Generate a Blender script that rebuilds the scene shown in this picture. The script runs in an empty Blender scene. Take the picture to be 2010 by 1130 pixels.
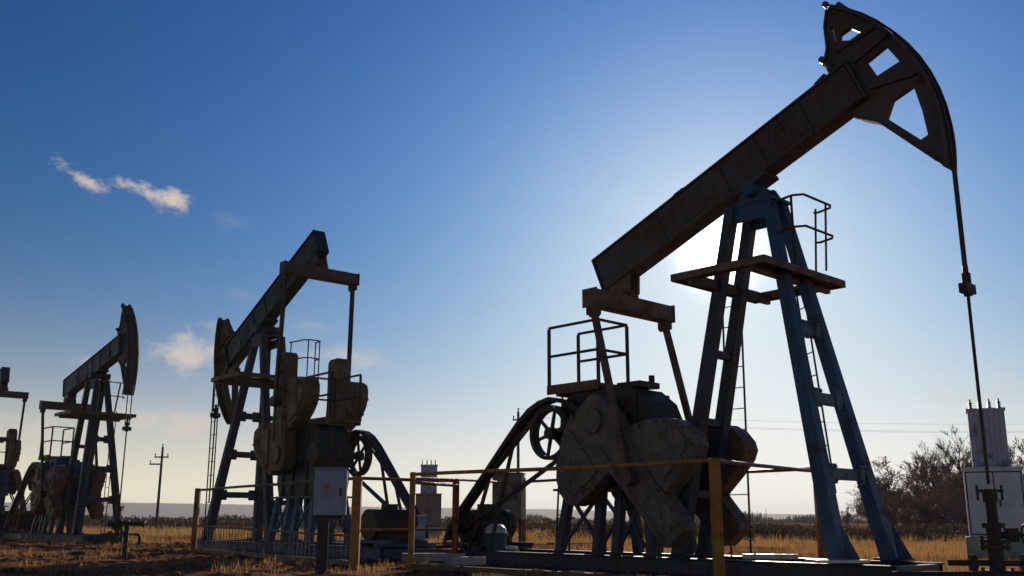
import bpy, bmesh, math, random
import numpy as np
from mathutils import Vector, Matrix
random.seed(7)
S = bpy.context.scene
COL = S.collection
CZ = 0.78                      # eye height above the ground
BASE = 0.26                    # top of the skid frames above the ground

# ------------------------------------------------------------------ materials
MATS = {}
def nn(nt, t, **kw):
    n = nt.nodes.new(t)
    for k, v in kw.items(): setattr(n, k, v)
    return n
def new_mat(name):
    m = bpy.data.materials.new(name); m.use_nodes = True
    nt = m.node_tree; nt.nodes.clear()
    out = nn(nt, 'ShaderNodeOutputMaterial')
    return m, nt, out
def metal(name, col, rust=(0.10, 0.045, 0.02), amount=0.45, rough=0.55, scale=4.0, bump=0.25, spec=0.28, drip=True, dust=(.2, .17, .14), dusty=.25):
    """weathered painted steel: paint, rust blooms, rain streaks and dust"""
    m, nt, out = new_mat(name); L = nt.links.new
    b = nn(nt, 'ShaderNodeBsdfPrincipled'); L(b.outputs[0], out.inputs[0])
    tc = nn(nt, 'ShaderNodeTexCoord')
    n1 = nn(nt, 'ShaderNodeTexNoise'); n1.inputs['Scale'].default_value = scale; n1.inputs['Detail'].default_value = 8; n1.inputs['Roughness'].default_value = .65
    L(tc.outputs['Object'], n1.inputs['Vector'])
    r1 = nn(nt, 'ShaderNodeValToRGB'); r1.color_ramp.elements[0].position = .62 - amount * .35; r1.color_ramp.elements[1].position = .70
    L(n1.outputs['Fac'], r1.inputs[0])
    mp = nn(nt, 'ShaderNodeMapping'); mp.inputs['Scale'].default_value = (7, 7, .7); L(tc.outputs['Object'], mp.inputs[0])
    n2 = nn(nt, 'ShaderNodeTexNoise'); n2.inputs['Scale'].default_value = 2.0; n2.inputs['Detail'].default_value = 5; L(mp.outputs[0], n2.inputs['Vector'])
    n3 = nn(nt, 'ShaderNodeTexNoise'); n3.inputs['Scale'].default_value = 1.1; n3.inputs['Detail'].default_value = 3; L(tc.outputs['Object'], n3.inputs['Vector'])
    v = nn(nt, 'ShaderNodeMix', data_type='RGBA'); v.inputs[6].default_value = (*[c * .65 for c in col], 1); v.inputs[7].default_value = (*[min(1, c * 1.35) for c in col], 1)
    L(n3.outputs['Fac'], v.inputs[0])
    mx = nn(nt, 'ShaderNodeMix', data_type='RGBA'); L(r1.outputs[0], mx.inputs[0]); L(v.outputs[2], mx.inputs[6]); mx.inputs[7].default_value = (*rust, 1)
    r2 = nn(nt, 'ShaderNodeValToRGB'); r2.color_ramp.elements[0].position = .5; r2.color_ramp.elements[1].position = .85
    L(n2.outputs['Fac'], r2.inputs[0])
    mu = nn(nt, 'ShaderNodeMath', operation='MULTIPLY'); L(r2.outputs[0], mu.inputs[0]); mu.inputs[1].default_value = dusty
    mx2 = nn(nt, 'ShaderNodeMix', data_type='RGBA'); L(mu.outputs[0], mx2.inputs[0]); L(mx.outputs[2], mx2.inputs[6]); mx2.inputs[7].default_value = (*dust, 1)
    L(mx2.outputs[2], b.inputs['Base Color'])
    rr = nn(nt, 'ShaderNodeMapRange'); rr.inputs[3].default_value = rough - .1; rr.inputs[4].default_value = min(1, rough + .3); L(r1.outputs[0], rr.inputs[0]); L(rr.outputs[0], b.inputs['Roughness'])
    b.inputs['Specular IOR Level'].default_value = spec
    bp = nn(nt, 'ShaderNodeBump'); bp.inputs['Strength'].default_value = bump; bp.inputs['Distance'].default_value = .02; L(n1.outputs['Fac'], bp.inputs['Height']); L(bp.outputs[0], b.inputs['Normal'])
    MATS[name] = m; return m
def plain(name, col, rough=.8, metallic=0, scale=6, var=.4, bump=.2, trans=None):
    m, nt, out = new_mat(name); L = nt.links.new
    b = nn(nt, 'ShaderNodeBsdfPrincipled')
    tc = nn(nt, 'ShaderNodeTexCoord'); n1 = nn(nt, 'ShaderNodeTexNoise'); n1.inputs['Scale'].default_value = scale; n1.inputs['Detail'].default_value = 7
    L(tc.outputs['Object'], n1.inputs['Vector'])
    v = nn(nt, 'ShaderNodeMix', data_type='RGBA'); v.inputs[6].default_value = (*[c * (1 - var) for c in col], 1); v.inputs[7].default_value = (*[min(1, c * (1 + var)) for c in col], 1)
    mr = nn(nt, 'ShaderNodeMapRange'); mr.inputs[1].default_value = .3; mr.inputs[2].default_value = .7; L(n1.outputs['Fac'], mr.inputs[0])
    L(mr.outputs[0], v.inputs[0]); L(v.outputs[2], b.inputs['Base Color'])
    b.inputs['Roughness'].default_value = rough; b.inputs['Metallic'].default_value = metallic
    bp = nn(nt, 'ShaderNodeBump'); bp.inputs['Strength'].default_value = bump; bp.inputs['Distance'].default_value = .02; L(n1.outputs['Fac'], bp.inputs['Height']); L(bp.outputs[0], b.inputs['Normal'])
    if trans:
        t = nn(nt, 'ShaderNodeBsdfTranslucent'); t.inputs[0].default_value = (*trans[1], 1)
        ms = nn(nt, 'ShaderNodeMixShader'); ms.inputs[0].default_value = trans[0]; L(b.outputs[0], ms.inputs[1]); L(t.outputs[0], ms.inputs[2]); L(ms.outputs[0], out.inputs[0])
    else: L(b.outputs[0], out.inputs[0])
    MATS[name] = m; return m

BROWN = metal('dark_brown_paint', (.082, .068, .068), amount=.5)
NAVY = metal('navy_paint', (.038, .052, .09), amount=.35)
BLUE = metal('blue_paint', (.035, .095, .19), amount=.35, rust=(.07, .05, .045))
GREYBR = metal('greasy_cast_iron', (.165, .140, .122), rust=(.095, .07, .056), amount=.65, scale=6, bump=.9, dusty=.22, dust=(.26, .22, .19))
MAROON = metal('maroon_cast_iron', (.15, .075, .062), rust=(.05, .03, .025), amount=.5, scale=3, bump=.4)
RUSTY = metal('rusty_paint', (.175, .108, .072), amount=.6)
OLIVE = metal('olive_brown_paint', (.115, .088, .048), rust=(.10, .055, .03), amount=.5, dusty=.15)
TEAL = metal('dark_teal_paint', (.016, .038, .052), amount=.35)
STEEL = metal('dark_steel', (.036, .034, .034), amount=.45, rough=.6, spec=.25)
BLACK = plain('black_rubber_and_gap_shade', (.018, .018, .02), rough=.55, var=.3)
YELLOW = metal('yellow_paint', (.48, .235, .03), rust=(.24, .10, .035), amount=.85, scale=6)
RUSTPIPE = metal('rust_orange_paint', (.34, .125, .04), rust=(.09, .035, .02), amount=.6, scale=6)
LAV = metal('lavender_grey_paint', (.62, .69, .97), rust=(.46, .50, .76), amount=.25, scale=3, dusty=.15, dust=(.5, .5, .6))
LAVDARK = metal('slate_grey_paint', (.42, .45, .62), rust=(.12, .11, .13), amount=.3, scale=3)
BOXGREY = metal('grey_enamel', (.30, .33, .55), rust=(.18, .14, .12), amount=.2, scale=3, dusty=.15)
GREEN = metal('grey_green_enamel', (.17, .19, .16), amount=.3)
PALE = metal('galvanised_steel', (.62, .62, .62), rust=(.3, .25, .22), amount=.3, rough=.35, spec=.6)
CONC = plain('weathered_concrete', (.30, .29, .28), rough=.9, scale=3)
WOOD = plain('tarred_wood', (.07, .055, .045), rough=.9)
CERAM = plain('brown_porcelain', (.12, .06, .04), rough=.25)
BARK = plain('bark', (.13, .10, .085), rough=.95, scale=3)
TWIG = plain('bare_twigs', (.21, .165, .155), rough=.95, scale=2, trans=(.25, (.22, .10, .06)))
LEAF = plain('dry_leaves', (.19, .125, .105), rough=.9, scale=1.2, var=.6, trans=(.35, (.20, .085, .055)))
STRAW = plain('dry_straw', (.32, .165, .065), rough=.9, scale=.25, var=.7, trans=(.42, (.52, .29, .10)))
SCRUB = plain('dark_scrub', (.095, .078, .066), rough=.95, scale=.6, var=.6, trans=(.2, (.10, .07, .04)))
HILLM = plain('far_hill', (.075, .075, .085), rough=1, scale=.004, var=.5, bump=0)

# ------------------------------------------------------------------ mesh builder
class MB:
    def __init__(s): s.v = []; s.f = []; s.sm = []
    def add(s, V, F, smooth=False):
        o = len(s.v); s.v += [tuple(p) for p in V]
        for f in F: s.f.append([o + i for i in f]); s.sm.append(smooth)
        return s
    def hexa(s, P):   # 8 points: bottom loop 4, top loop 4
        return s.add(P, [(3, 2, 1, 0), (4, 5, 6, 7), (0, 1, 5, 4), (1, 2, 6, 5), (2, 3, 7, 6), (3, 0, 4, 7)])
    def box(s, c, d):
        x, y, z = c; a, b, h = d[0] / 2, d[1] / 2, d[2] / 2
        return s.hexa([(x-a, y-b, z-h), (x+a, y-b, z-h), (x+a, y+b, z-h), (x-a, y+b, z-h), (x-a, y-b, z+h), (x+a, y-b, z+h), (x+a, y+b, z+h), (x-a, y+b, z+h)])
    def bb(s, lo, hi):
        return s.box([(a + b) / 2 for a, b in zip(lo, hi)], [b - a for a, b in zip(lo, hi)])
    def bar(s, p0, p1, w, h, up=(0, 0, 1), w1=None, h1=None):
        p0, p1 = Vector(p0), Vector(p1); d = (p1 - p0).normalized(); u = Vector(up)
        sd = d.cross(u)
        if sd.length < 1e-4: sd = d.cross(Vector((1, 0, 0)))
        sd.normalize(); u = sd.cross(d).normalized(); w1 = w1 or w; h1 = h1 or h
        q = lambda p, a, b, W, Hh: p + sd * a * W / 2 + u * b * Hh / 2
        lo = [q(p0, a, b, w, h) for a, b in ((-1, -1), (1, -1), (1, 1), (-1, 1))]
        hi = [q(p1, a, b, w1, h1) for a, b in ((-1, -1), (1, -1), (1, 1), (-1, 1))]
        return s.hexa(lo + hi)
    def ibeam(s, p0, p1, w, h, t=.02, up=(0, 0, 1)):
        p0, p1 = Vector(p0), Vector(p1); d = (p1 - p0).normalized(); sd = d.cross(Vector(up)).normalized(); u = sd.cross(d)
        s.bar(p0 + u * (h/2 - t/2), p1 + u * (h/2 - t/2), w, t, up)
        s.bar(p0 - u * (h/2 - t/2), p1 - u * (h/2 - t/2), w, t, up)
        s.bar(p0, p1, t, h - 2*t, up); return s
    def tube(s, pts, r, n=8, cap=True, rs=None):
        pts = [Vector(p) for p in pts]; V = []; F = []; N = len(pts); prev = None
        for i, p in enumerate(pts):
            d = (pts[min(i + 1, N - 1)] - pts[max(i - 1, 0)]).normalized()
            if prev is None:
                a = d.cross(Vector((0, 0, 1)));
                if a.length < 1e-3: a = d.cross(Vector((1, 0, 0)))
            else: a = prev - d * prev.dot(d)
            a.normalize(); prev = a; b = d.cross(a); R = rs[i] if rs else r
            for k in range(n):
                t = 2 * math.pi * k / n; V.append(p + (a * math.cos(t) + b * math.sin(t)) * R)
        for i in range(N - 1):
            for k in range(n):
                F.append((i*n + k, i*n + (k+1) % n, (i+1)*n + (k+1) % n, (i+1)*n + k))
        s.add(V, F, n > 5)
        if cap:
            s.add([V[k] for k in range(n)], [tuple(range(n - 1, -1, -1))]); s.add(V[-n:], [tuple(range(n))])
        return s
    def cyl(s, p0, p1, r, n=20, r1=None): return s.tube([p0, p1], r, n, rs=[r, r1 if r1 is not None else r])
    def prism(s, poly, axis, lo, hi):
        """poly of (a,b); axis 'y' -> (a,lo..hi,b), 'z' -> (a,b,lo..hi), 'x' -> (lo..hi,a,b)"""
        f = {'y': lambda a, b, t: (a, t, b), 'z': lambda a, b, t: (a, b, t), 'x': lambda a, b, t: (t, a, b)}[axis]
        n = len(poly); V = [f(a, b, lo) for a, b in poly] + [f(a, b, hi) for a, b in poly]
        return s.add(V, [tuple(range(n - 1, -1, -1)), tuple(range(n, 2*n))] + [(i, (i+1) % n, n + (i+1) % n, n + i) for i in range(n)])
    def ring(s, c, R, r_in, w, axis='y', n=40):
        """flat-section wheel rim"""
        cx, cy, cz = c; V = []; F = []
        for k in range(n):
            t = 2 * math.pi * k / n; co, si = math.cos(t), math.sin(t)
            for R_, o in ((r_in, -w/2), (R, -w/2), (R, w/2), (r_in, w/2)):
                V.append((cx + R_*co, cy + o, cz + R_*si) if axis == 'y' else (cx + R_*co, cy + R_*si, cz + o))
        for k in range(n):
            a, b = k*4, ((k+1) % n)*4
            for j in range(4): F.append((a+j, a+(j+1) % 4, b+(j+1) % 4, b+j))
        return s.add(V, F)
    def plate_holes(s, outer, holes, y0, y1):
        bm = bmesh.new(); edges = []
        for lp in [outer] + holes:
            vs = [bm.verts.new((a, y0, b)) for a, b in lp]
            edges += [bm.edges.new((vs[i], vs[(i+1) % len(vs)])) for i in range(len(vs))]
        bmesh.ops.triangle_fill(bm, use_beauty=True, use_dissolve=False, edges=edges, normal=(0, -1, 0))
        # drop faces that fall into a hole
        def inside(p, poly):
            x, y = p; c = False; n = len(poly)
            for i in range(n):
                (x1, y1_), (x2, y2) = poly[i], poly[(i+1) % n]
                if (y1_ > y) != (y2 > y) and x < (x2 - x1) * (y - y1_) / (y2 - y1_) + x1: c = not c
            return c
        dele = [f for f in bm.faces if any(inside((f.calc_center_median().x, f.calc_center_median().z), h) for h in holes) or not inside((f.calc_center_median().x, f.calc_center_median().z), outer)]
        bmesh.ops.delete(bm, geom=dele, context='FACES_ONLY')
        bm.verts.index_update(); V = [tuple(v.co) for v in bm.verts]; F = [[v.index for v in f.verts] for f in bm.faces]; bm.free()
        s.add(V, F); s.add([(a, y1, c) for a, b, c in V], [f[::-1] for f in F])
        for lp in [outer] + holes:
            n = len(lp); s.add([(a, y0, b) for a, b in lp] + [(a, y1, b) for a, b in lp], [(i, (i+1) % n, n + (i+1) % n, n + i) for i in range(n)])
        return s
    def xform(s, fn): s.v = [tuple(fn(Vector(p))) for p in s.v]; return s
    def build(s, name, mat, parent=None, bevel=0, loc=None):
        me = bpy.data.meshes.new(name); me.from_pydata(s.v, [], s.f)
        me.polygons.foreach_set('use_smooth', s.sm)
        me.materials.append(mat); me.update()
        bm = bmesh.new(); bm.from_mesh(me); bmesh.ops.recalc_face_normals(bm, faces=bm.faces); bm.to_mesh(me); bm.free()
        o = bpy.data.objects.new(name, me); COL.objects.link(o)
        if parent: o.parent = parent
        if loc: o.location = loc
        if bevel:
            m = o.modifiers.new('bevel', 'BEVEL'); m.width = bevel; m.segments = 2; m.limit_method = 'ANGLE'; m.angle_limit = math.radians(40)
        return o
def tag(o, label, cat, group=None, kind=None):
    if label: o['label'] = label
    if cat: o['category'] = cat
    if group: o['group'] = group
    if kind: o['kind'] = kind
    return o
def thing(name, label, cat, loc=(0, 0, 0), rz=0, group=None):
    o = bpy.data.objects.new(name, None); COL.objects.link(o); o.empty_display_size = .3
    o.location = loc; o.rotation_euler = (0, 0, rz); return tag(o, label, cat, group)
def copy_tree(o, parent=None):
    c = o.copy(); COL.objects.link(c)
    if parent: c.parent = parent
    for ch in list(o.children): copy_tree(ch, c)
    return c

# ------------------------------------------------------------------ pumpjack
H, RAD, LR = 5.328, 2.876, 2.893          # saddle height, head radius, rear arm
SH = (-2.65, 2.0)                          # crank shaft (x, z)
PIN = 1.15
def ladder(t, x, y, x1, y1, z0, z1, wdir, mat, w=.36):
    m = MB(); wd = Vector(wdir) * w / 2
    a0, a1 = Vector((x, y, z0)), Vector((x1, y1, z1))
    for sg in (-1, 1): m.bar(a0 + wd*sg, a1 + wd*sg, .024, .024)
    n = int((a1 - a0).length / .32)
    for k in range(1, n):
        p = a0.lerp(a1, k / n); m.tube([p - wd, p + wd], .009, 6)
    return m.build('ladder', mat, t)

def make_pumpjack(label, loc, rz, beta, crank, pal, cap=0, lad=((-1.40, 1.12), (-1.34, 1.12)), frontlad=False):
    t = thing('pumpjack', label, 'pumpjack', (loc[0], loc[1], BASE), rz, 'pumpjacks working the oil field')
    cb, sb = math.cos(beta), math.sin(beta)
    bf = lambda p: Vector((cb*p[0] - sb*p[2], p[1], H + sb*p[0] + cb*p[2]))       # beam frame -> pumpjack frame
    bv = .012
    # --- skid
    m = MB()
    for y in (-.68, .68): m.ibeam((-6.9, y, -.13), (1.95, y, -.13), .18, .25)
    for x in (-6.8, -5.6, -4.2, -2.9, -1.5, 0, 1.25): m.bar((x, -.59, -.14), (x, .59, -.14), .14, .18)
    m.bar((1.88, -.59, -.12), (1.88, .59, -.12), .13, .2)
    m.build('base_frame', pal['base'], t, bv)
    # --- samson post: four legs
    fl = lambda z, sg: Vector((1.255 - .195*z, sg*(.69 - .104*z), z))
    rl = lambda z, sg: Vector((-1.5 + .23*z, sg*(.31 - .012*z), z))
    for sg in (-1, 1):
        m = MB(); a, b = fl(0.01, sg), fl(5.12, sg)
        m.bar(a, b, .19, .225, (0, 1, 0), .15, .17)
        m.box((1.30, sg*.69, .02), (.42, .34, .035))
        m.prism([(1.36, .03), (1.56, .03), (1.3, .5)], 'y', sg*.69 - .015, sg*.69 + .015)
        m.build('front_leg', pal['leg'], t, bv)
        m = MB(); m.bar(rl(0.01, sg), rl(5.12, sg), .19, .2, (0, 1, 0), .16, .17); m.box((-1.5, sg*.31, .02), (.36, .3, .035))
        m.build('rear_leg', pal['leg2'], t, bv)
    for z in (1.12, 2.14, 3.12):
        m = MB(); a, b = fl(z, -1), fl(z, 1); d = (b - a).normalized(); m.bar(a + d*.08, b - d*.08, .12, .15)
        for e_, q_ in ((a, d), (b, -d)):
            c_ = e_ + q_*.17 + Vector((.067, 0, 0)); m.box(c_, (.014, .22, .26))
            for dy_ in (-.07, .07):
                for dz_ in (-.09, .09): m.cyl(c_ + Vector((0, dy_, dz_)), c_ + Vector((.03, dy_, dz_)), .016, 6)
        m.build('crossbar', pal['leg'], t, bv)
    for z in (.9, 1.95, 2.95):
        m = MB(); m.bar(rl(z, -1) + Vector((0, .08, 0)), rl(z, 1) - Vector((0, .08, 0)), .1, .12); m.build('crossbar', pal['leg2'], t, bv)
    # --- saddle
    m = MB(); m.box((0, 0, 5.13), (.78, .5, .05))
    m.prism([(-.3, 5.155), (.3, 5.155), (.17, H + .05), (-.17, H + .05)], 'y', -.2, -.12); m.prism([(-.3, 5.155), (.3, 5.155), (.17, H + .05), (-.17, H + .05)], 'y', .12, .2)
    m.cyl((0, -.34, H), (0, .34, H), .11, 18)
    # gussets where the legs meet
    m.prism([(-.28, 5.1), (.28, 5.1), (.33, 4.85), (-.33, 4.85)], 'y', -.26, -.235); m.prism([(-.28, 5.1), (.28, 5.1), (.33, 4.85), (-.33, 4.85)], 'y', .235, .26)
    m.build('saddle_bearing', pal['leg'], t, bv)
    # --- crown platform
    m = MB(); z = 4.0; x0, x1, y0, y1, w = -.87, .67, -1.06, 1.10, .30
    for k in range(2):
        o = k * .155
        m.bb((x0, y0 + o, z - .03), (x1, y0 + o + .13, z + .02)); m.bb((x0, y1 - o - .13, z - .03), (x1, y1 - o, z + .02))
        m.bb((x0 + o, y0 + .315, z - .03), (x0 + o + .13, y1 - .315, z + .02)); m.bb((x1 - o - .13, y0 + .315, z - .03), (x1 - o, y1 - .315, z + .02))
    for x in (-.6, .44): m.bar((x, y0 + .05, z - .09), (x, y1 - .05, z - .09), .07, .1)
    m.bb((x0 - .02, y0 - .025, z - .07), (x1 + .02, y0 - .003, z + .035)); m.bb((x0 - .02, y1 + .003, z - .07), (x1 + .02, y1 + .025, z + .035))
    m.bb((x0 - .025, y0, z - .07), (x0 - .003, y1, z + .035)); m.bb((x1 + .003, y0, z - .07), (x1 + .025, y1, z + .035))
    m.build('crown_platform', pal['plat'], t)
    m = MB(); r = .018
    if cap == 1 and beta < -.4:
        for zz in (4.58, 5.05):
            m.tube([(-.1, -.62, zz), (-.72, -.70, zz), (-.86, -.82, zz), (-.84, -1.12, zz), (-.55, -1.16, zz)], r, 6)
        for x, y in ((-.84, -.78), (-.82, -1.12), (-.56, -1.14), (-.16, -.64)): m.tube([(x, y, 4.02), (x, y, 5.05)], r, 6)
    else:
        for zz in (4.58, 5.05):
            m.tube([(.36, -.28, zz - .03), (.72, -.30, zz), (.86, -.22, zz), (.86, .52, zz), (.80, .62, zz), (.56, .70, zz), (.50, .66, zz)], r, 6)
        for x, y in ((.84, .30), (.62, .40), (.68, -.26)): m.tube([(x, y, 4.02), (x, y + .12 if y > 0 else y, 5.05)], r, 6)
    m.build('guard_rail', pal['rail'], t)
    ladder(t, lad[0][0], lad[0][1], lad[1][0], lad[1][1], -.1, 4.3, (1, 0, 0), pal['rail'])
    if frontlad: ladder(t, .30, .98, .1, .80, .9, 4.0, (.8, -.6, 0), pal['rail'], .26)
    # --- walking beam
    m = MB(); y = .13
    def bbar(x0, x1, zlo, zhi, hw): m.hexa([bf((x0, -hw, zlo)), bf((x1, -hw, zlo)), bf((x1, hw, zlo)), bf((x0, hw, zlo)), bf((x0, -hw, zhi)), bf((x1, -hw, zhi)), bf((x1, hw, zhi)), bf((x0, hw, zhi))])
    bbar(-3.17, 2.03, .205, .795, y); bbar(-3.19, 2.05, .17, .205, .165); bbar(-3.19, 2.05, .795, .83, .165); bbar(-3.215, -3.19, .17, .83, .165); bbar(2.05, 2.09, .14, .86, .18)
    for x in (-1.7, -.35, .35, 1.2): bbar(x - .012, x + .012, .206, .794, .158)
    bbar(-.3, .3, .10, .17, .2)
    for xs_ in (-1.05, .95):
        bbar(xs_ - .24, xs_ + .24, .28, .72, .143)
        for ix in range(6):
            for zz in (.33, .42, .58, .67):
                for sg in (-1, 1): m.cyl(bf((xs_ - .2 + ix*.08, sg*.14, zz)), bf((xs_ - .2 + ix*.08, sg*.158, zz)), .014, 6)
    m.build('walking_beam', pal['beam'], t, bv)
    m = MB()
    for x in (-1.2, ): m.hexa([bf(p) for p in ((x-.14, -.1, .832), (x+.14, -.1, .832), (x+.14, .1, .832), (x-.14, .1, .832), (x-.1, -.08, .9), (x+.1, -.08, .9), (x+.1, .08, .9), (x-.1, .08, .9))])
    m.build('lifting_eye', pal['beam'], t); m = MB()
    m.tube([bf((1.5, 0, .83)), bf((1.52, 0, .92)), bf((1.68, 0, .95)), bf((1.72, 0, .84))], .035, 8)
    m.build('beam_loop', pal['beam'], t)
    # --- horse head
    m = MB(); A0, A1 = -.515, .69
    arc = [(RAD * math.cos(A0 + (A1 - A0) * k / 30), RAD * math.sin(A0 + (A1 - A0) * k / 30)) for k in range(31)]
    sc = (RAD - .03) / RAD
    arc_i = [(a*sc, b*sc) for a, b in arc]
    outer = arc_i + [(2.04, 1.58), (1.92, 1.25), (1.76, 1.04), (1.76, .87), (2.0, .87), (2.0, .16), (1.76, .15), (1.76, .06), (1.84, -.03), (2.04, -.26), (2.40, -1.18)]
    hol = [[(2.11, 1.24), (2.16, 1.32), (2.32, 1.31), (2.42, 1.12), (2.24, 1.13)], [(2.28, .67), (2.61, .68), (2.66, .34), (2.30, .37)],
           [(2.14, -.26), (2.32, -.09), (2.65, -.10), (2.58, -.5), (2.49, -.84), (2.38, -.84)], [(2.03, 1.28), (2.07, 1.27), (2.135, 1.52), (2.095, 1.53)]]
    m.plate_holes(outer, hol, -.045, .045); hd = m
    # edge flanges along the web
    def strip(pl, hw, th):
        for i in range(len(pl) - 1):
            (a, b), (c, d) = pl[i], pl[i+1]; L_ = math.hypot(c - a, d - b); nx, nz = -(d - b) / L_ * th / 2, (c - a) / L_ * th / 2
            hd.hexa([(a-nx, -hw, b-nz), (c-nx, -hw, d-nz), (c-nx, hw, d-nz), (a-nx, hw, b-nz), (a+nx, -hw, b+nz), (c+nx, -hw, d+nz), (c+nx, hw, d+nz), (a+nx, hw, b+nz)])
    strip([(2.18, 1.79), (2.04, 1.58), (1.92, 1.25), (1.76, 1.04)], .09, .025)
    strip([(1.84, -.03), (2.04, -.26), (2.42, -1.22)], .09, .025)
    strip([(2.15, .76), (2.73, .79)], .10, .03); strip([(2.18, .25), (2.76, .0)], .10, .03)
    strip([(2.0, 1.10), (2.60, 1.02)], .09, .025)
    hd.xform(bf); hd.build('horse_head', pal['head'], t)
    m = MB(); n = len(arc); wv = .19
    for i in range(n - 1):
        a, b = arc[i], arc[i+1]; ai, bi = arc_i[i], arc_i[i+1]
        m.hexa([bf((ai[0], -wv, ai[1])), bf((bi[0], -wv, bi[1])), bf((bi[0], wv, bi[1])), bf((ai[0], wv, ai[1])), bf((a[0], -wv, a[1])), bf((b[0], -wv, b[1])), bf((b[0], wv, b[1])), bf((a[0], wv, a[1]))])
    # hooks that hold the bridle at the top of the arc
    for y in (-.11, .11): m.cyl(bf((2.22, y - .04, 1.84)), bf((2.22, y + .04, 1.84)), .045, 10)
    m.cyl(bf((2.38, -.15, 1.68)), bf((2.38, .15, 1.68)), .04, 8)
    m.build('arc_face', pal['head'], t)
    m = MB()
    for y in (-.1, .1): m.cyl(bf((1.83, y, .88)), bf((1.80, y, 1.12)), .03, 8)
    m.cyl(bf((1.80, -.16, 1.1)), bf((1.80, .16, 1.1)), .05, 10)
    m.build('head_latch', pal['head'], t)
    # --- bridle, carrier bar, polished rod
    ang = max(A0 + .03, min(0 - beta, A1 - .05)); top = bf((RAD * 1.006 * math.cos(ang), 0, RAD * 1.006 * math.sin(ang))); zc = {0: 3.35}.get(cap, top.z - 2.0 if top.z > 4.4 else 2.0)
    px = RAD + .02
    for y in (-.035, .035) if cap == 0 else (-.07, .07):
        m = MB(); pts = []
        for k in range(12):
            a = A1 - .02 + (ang - A1 + .02) * k / 11; pts.append(bf((RAD * 1.008 * math.cos(a), y * 2, RAD * 1.008 * math.sin(a))))
        m.tube(pts + [Vector((top.x, y, top.z - .35)), Vector((px, y, zc + .1))], .018, 6); m.build('bridle_cable', STEEL, t)
    m = MB(); m.box((px, 0, zc), (.11, .26, .12)); m.cyl((px, 0, zc - .09), (px, 0, zc + .2), .055, 10); m.cyl((px, 0, zc + .2), (px, 0, zc + .3), .035, 10); m.build('carrier_bar', STEEL, t)
    m = MB(); m.cyl((px, 0, .95), (px, 0, zc + .2), .022, 8); m.build('polished_rod', STEEL, t)
    # --- equalizer
    e = bf((-LR, 0, -.283)); m = MB()
    m.bar((e.x, -.98, e.z), (e.x, .98, e.z), .28, .27)
    for sg in (-1, 1): m.bar((e.x, sg*.985, e.z), (e.x, sg*1.01, e.z), .32, .31); m.bar((e.x, sg*.86, e.z - .2), (e.x, sg*.92, e.z - .2), .2, .2)
    m.build('equalizer', pal['eq'], t, bv)
    m = MB(); P = lambda x, z, y: bf((x, y, z))
    for y0, y1 in ((-.15, -.09), (.09, .15)):
        m.hexa([P(-LR-.17, -.12, y0), P(-LR+.17, -.12, y0), P(-LR+.17, -.12, y1), P(-LR-.17, -.12, y1), P(-LR-.2, .168, y0), P(-LR+.3, .168, y0), P(-LR+.3, .168, y1), P(-LR-.2, .168, y1)])
    m.cyl(P(-LR, -.08, -.2), P(-LR, -.08, .2), .1, 14); m.hexa([P(-LR-.15, -.16, -.08), P(-LR+.15, -.16, -.08), P(-LR+.15, -.16, .08), P(-LR-.15, -.16, .08), P(-LR-.12, .1, -.08), P(-LR+.12, .1, -.08), P(-LR+.12, .1, .08), P(-LR-.12, .1, .08)])
    m.build('equalizer_bearing', pal['eq'], t, bv)
    # --- cranks, counterweights, pitmans
    ca, sa = math.cos(crank), math.sin(crank); C2 = lambda s, w: (SH[0] + ca*s - sa*w, SH[1] + sa*s + ca*w)
    lobeA = [(1.68, .27), (1.66, .7), (1.62, 1.0), (1.55, 1.14), (1.42, 1.20), (1.22, 1.20), (1.02, 1.13), (.84, .98), (.68, .78), (.54, .54), (.44, .27)]
    lobeB = [(s - .95, -w*1.1) for s, w in lobeA]
    for sg in (-1, 1):
        wm = pal['weight'] if sg < 0 or 'far' not in pal else pal['far']; cm = pal['crank'] if sg < 0 or 'far' not in pal else pal['far']
        cr = MB(); ylo, yhi = sorted((sg*.54, sg*.84))
        cr.prism([C2(*p) for p in ((-.42, -.2), (-.30, -.33), (-.05, -.36), (1.2, -.27), (2.22, -.26), (2.3, -.18), (2.3, .18), (2.22, .26), (1.2, .27), (-.05, .36), (-.30, .33), (-.42, .2))], 'y', ylo, yhi)
        for s in (-.05, ): cr.cyl((C2(s, 0)[0], sg*.5, C2(s, 0)[1]), (C2(s, 0)[0], sg*.9, C2(s, 0)[1]), .2, 20)
        for s in (1.5, 1.85, 2.1): cr.cyl((C2(s, 0)[0], sg*.8, C2(s, 0)[1]), (C2(s, 0)[0], sg*.862, C2(s, 0)[1]), .06, 12)
        for w in (-.2, .2):     # raised ribs along the arm
            y_a, y_b = sorted((sg*.83, sg*.868)); a, b, c, d = C2(.3, w - .03), C2(2.2, w - .03), C2(2.2, w + .03), C2(.3, w + .03)
            cr.prism([a, b, c, d], 'y', y_a, y_b)
        co = cr.build('crank_arm', cm, t, bv)
        for lob in (lobeA, lobeB):
            cw = MB(); y_a, y_b = sorted((sg*.455, sg*.81))
            cw.prism([C2(*p) for p in lob], 'y', y_a, y_b)
            mid = [sum(p[i] for p in lob) / len(lob) for i in (0, 1)]
            inner = [C2(mid[0] + (p[0] - mid[0]) * .72, mid[1] + (p[1] - mid[1]) * .72) for p in lob]; y_a, y_b = sorted((sg*.80, sg*.845)); cw.prism(inner, 'y', y_a, y_b)
            for ds, dw in ((-.12, .1), (.12, -.1)):
                q = C2(mid[0] + ds, mid[1] + dw); cw.cyl((q[0], sg*.82, q[1]), (q[0], sg*.87, q[1]), .045, 10)
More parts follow.
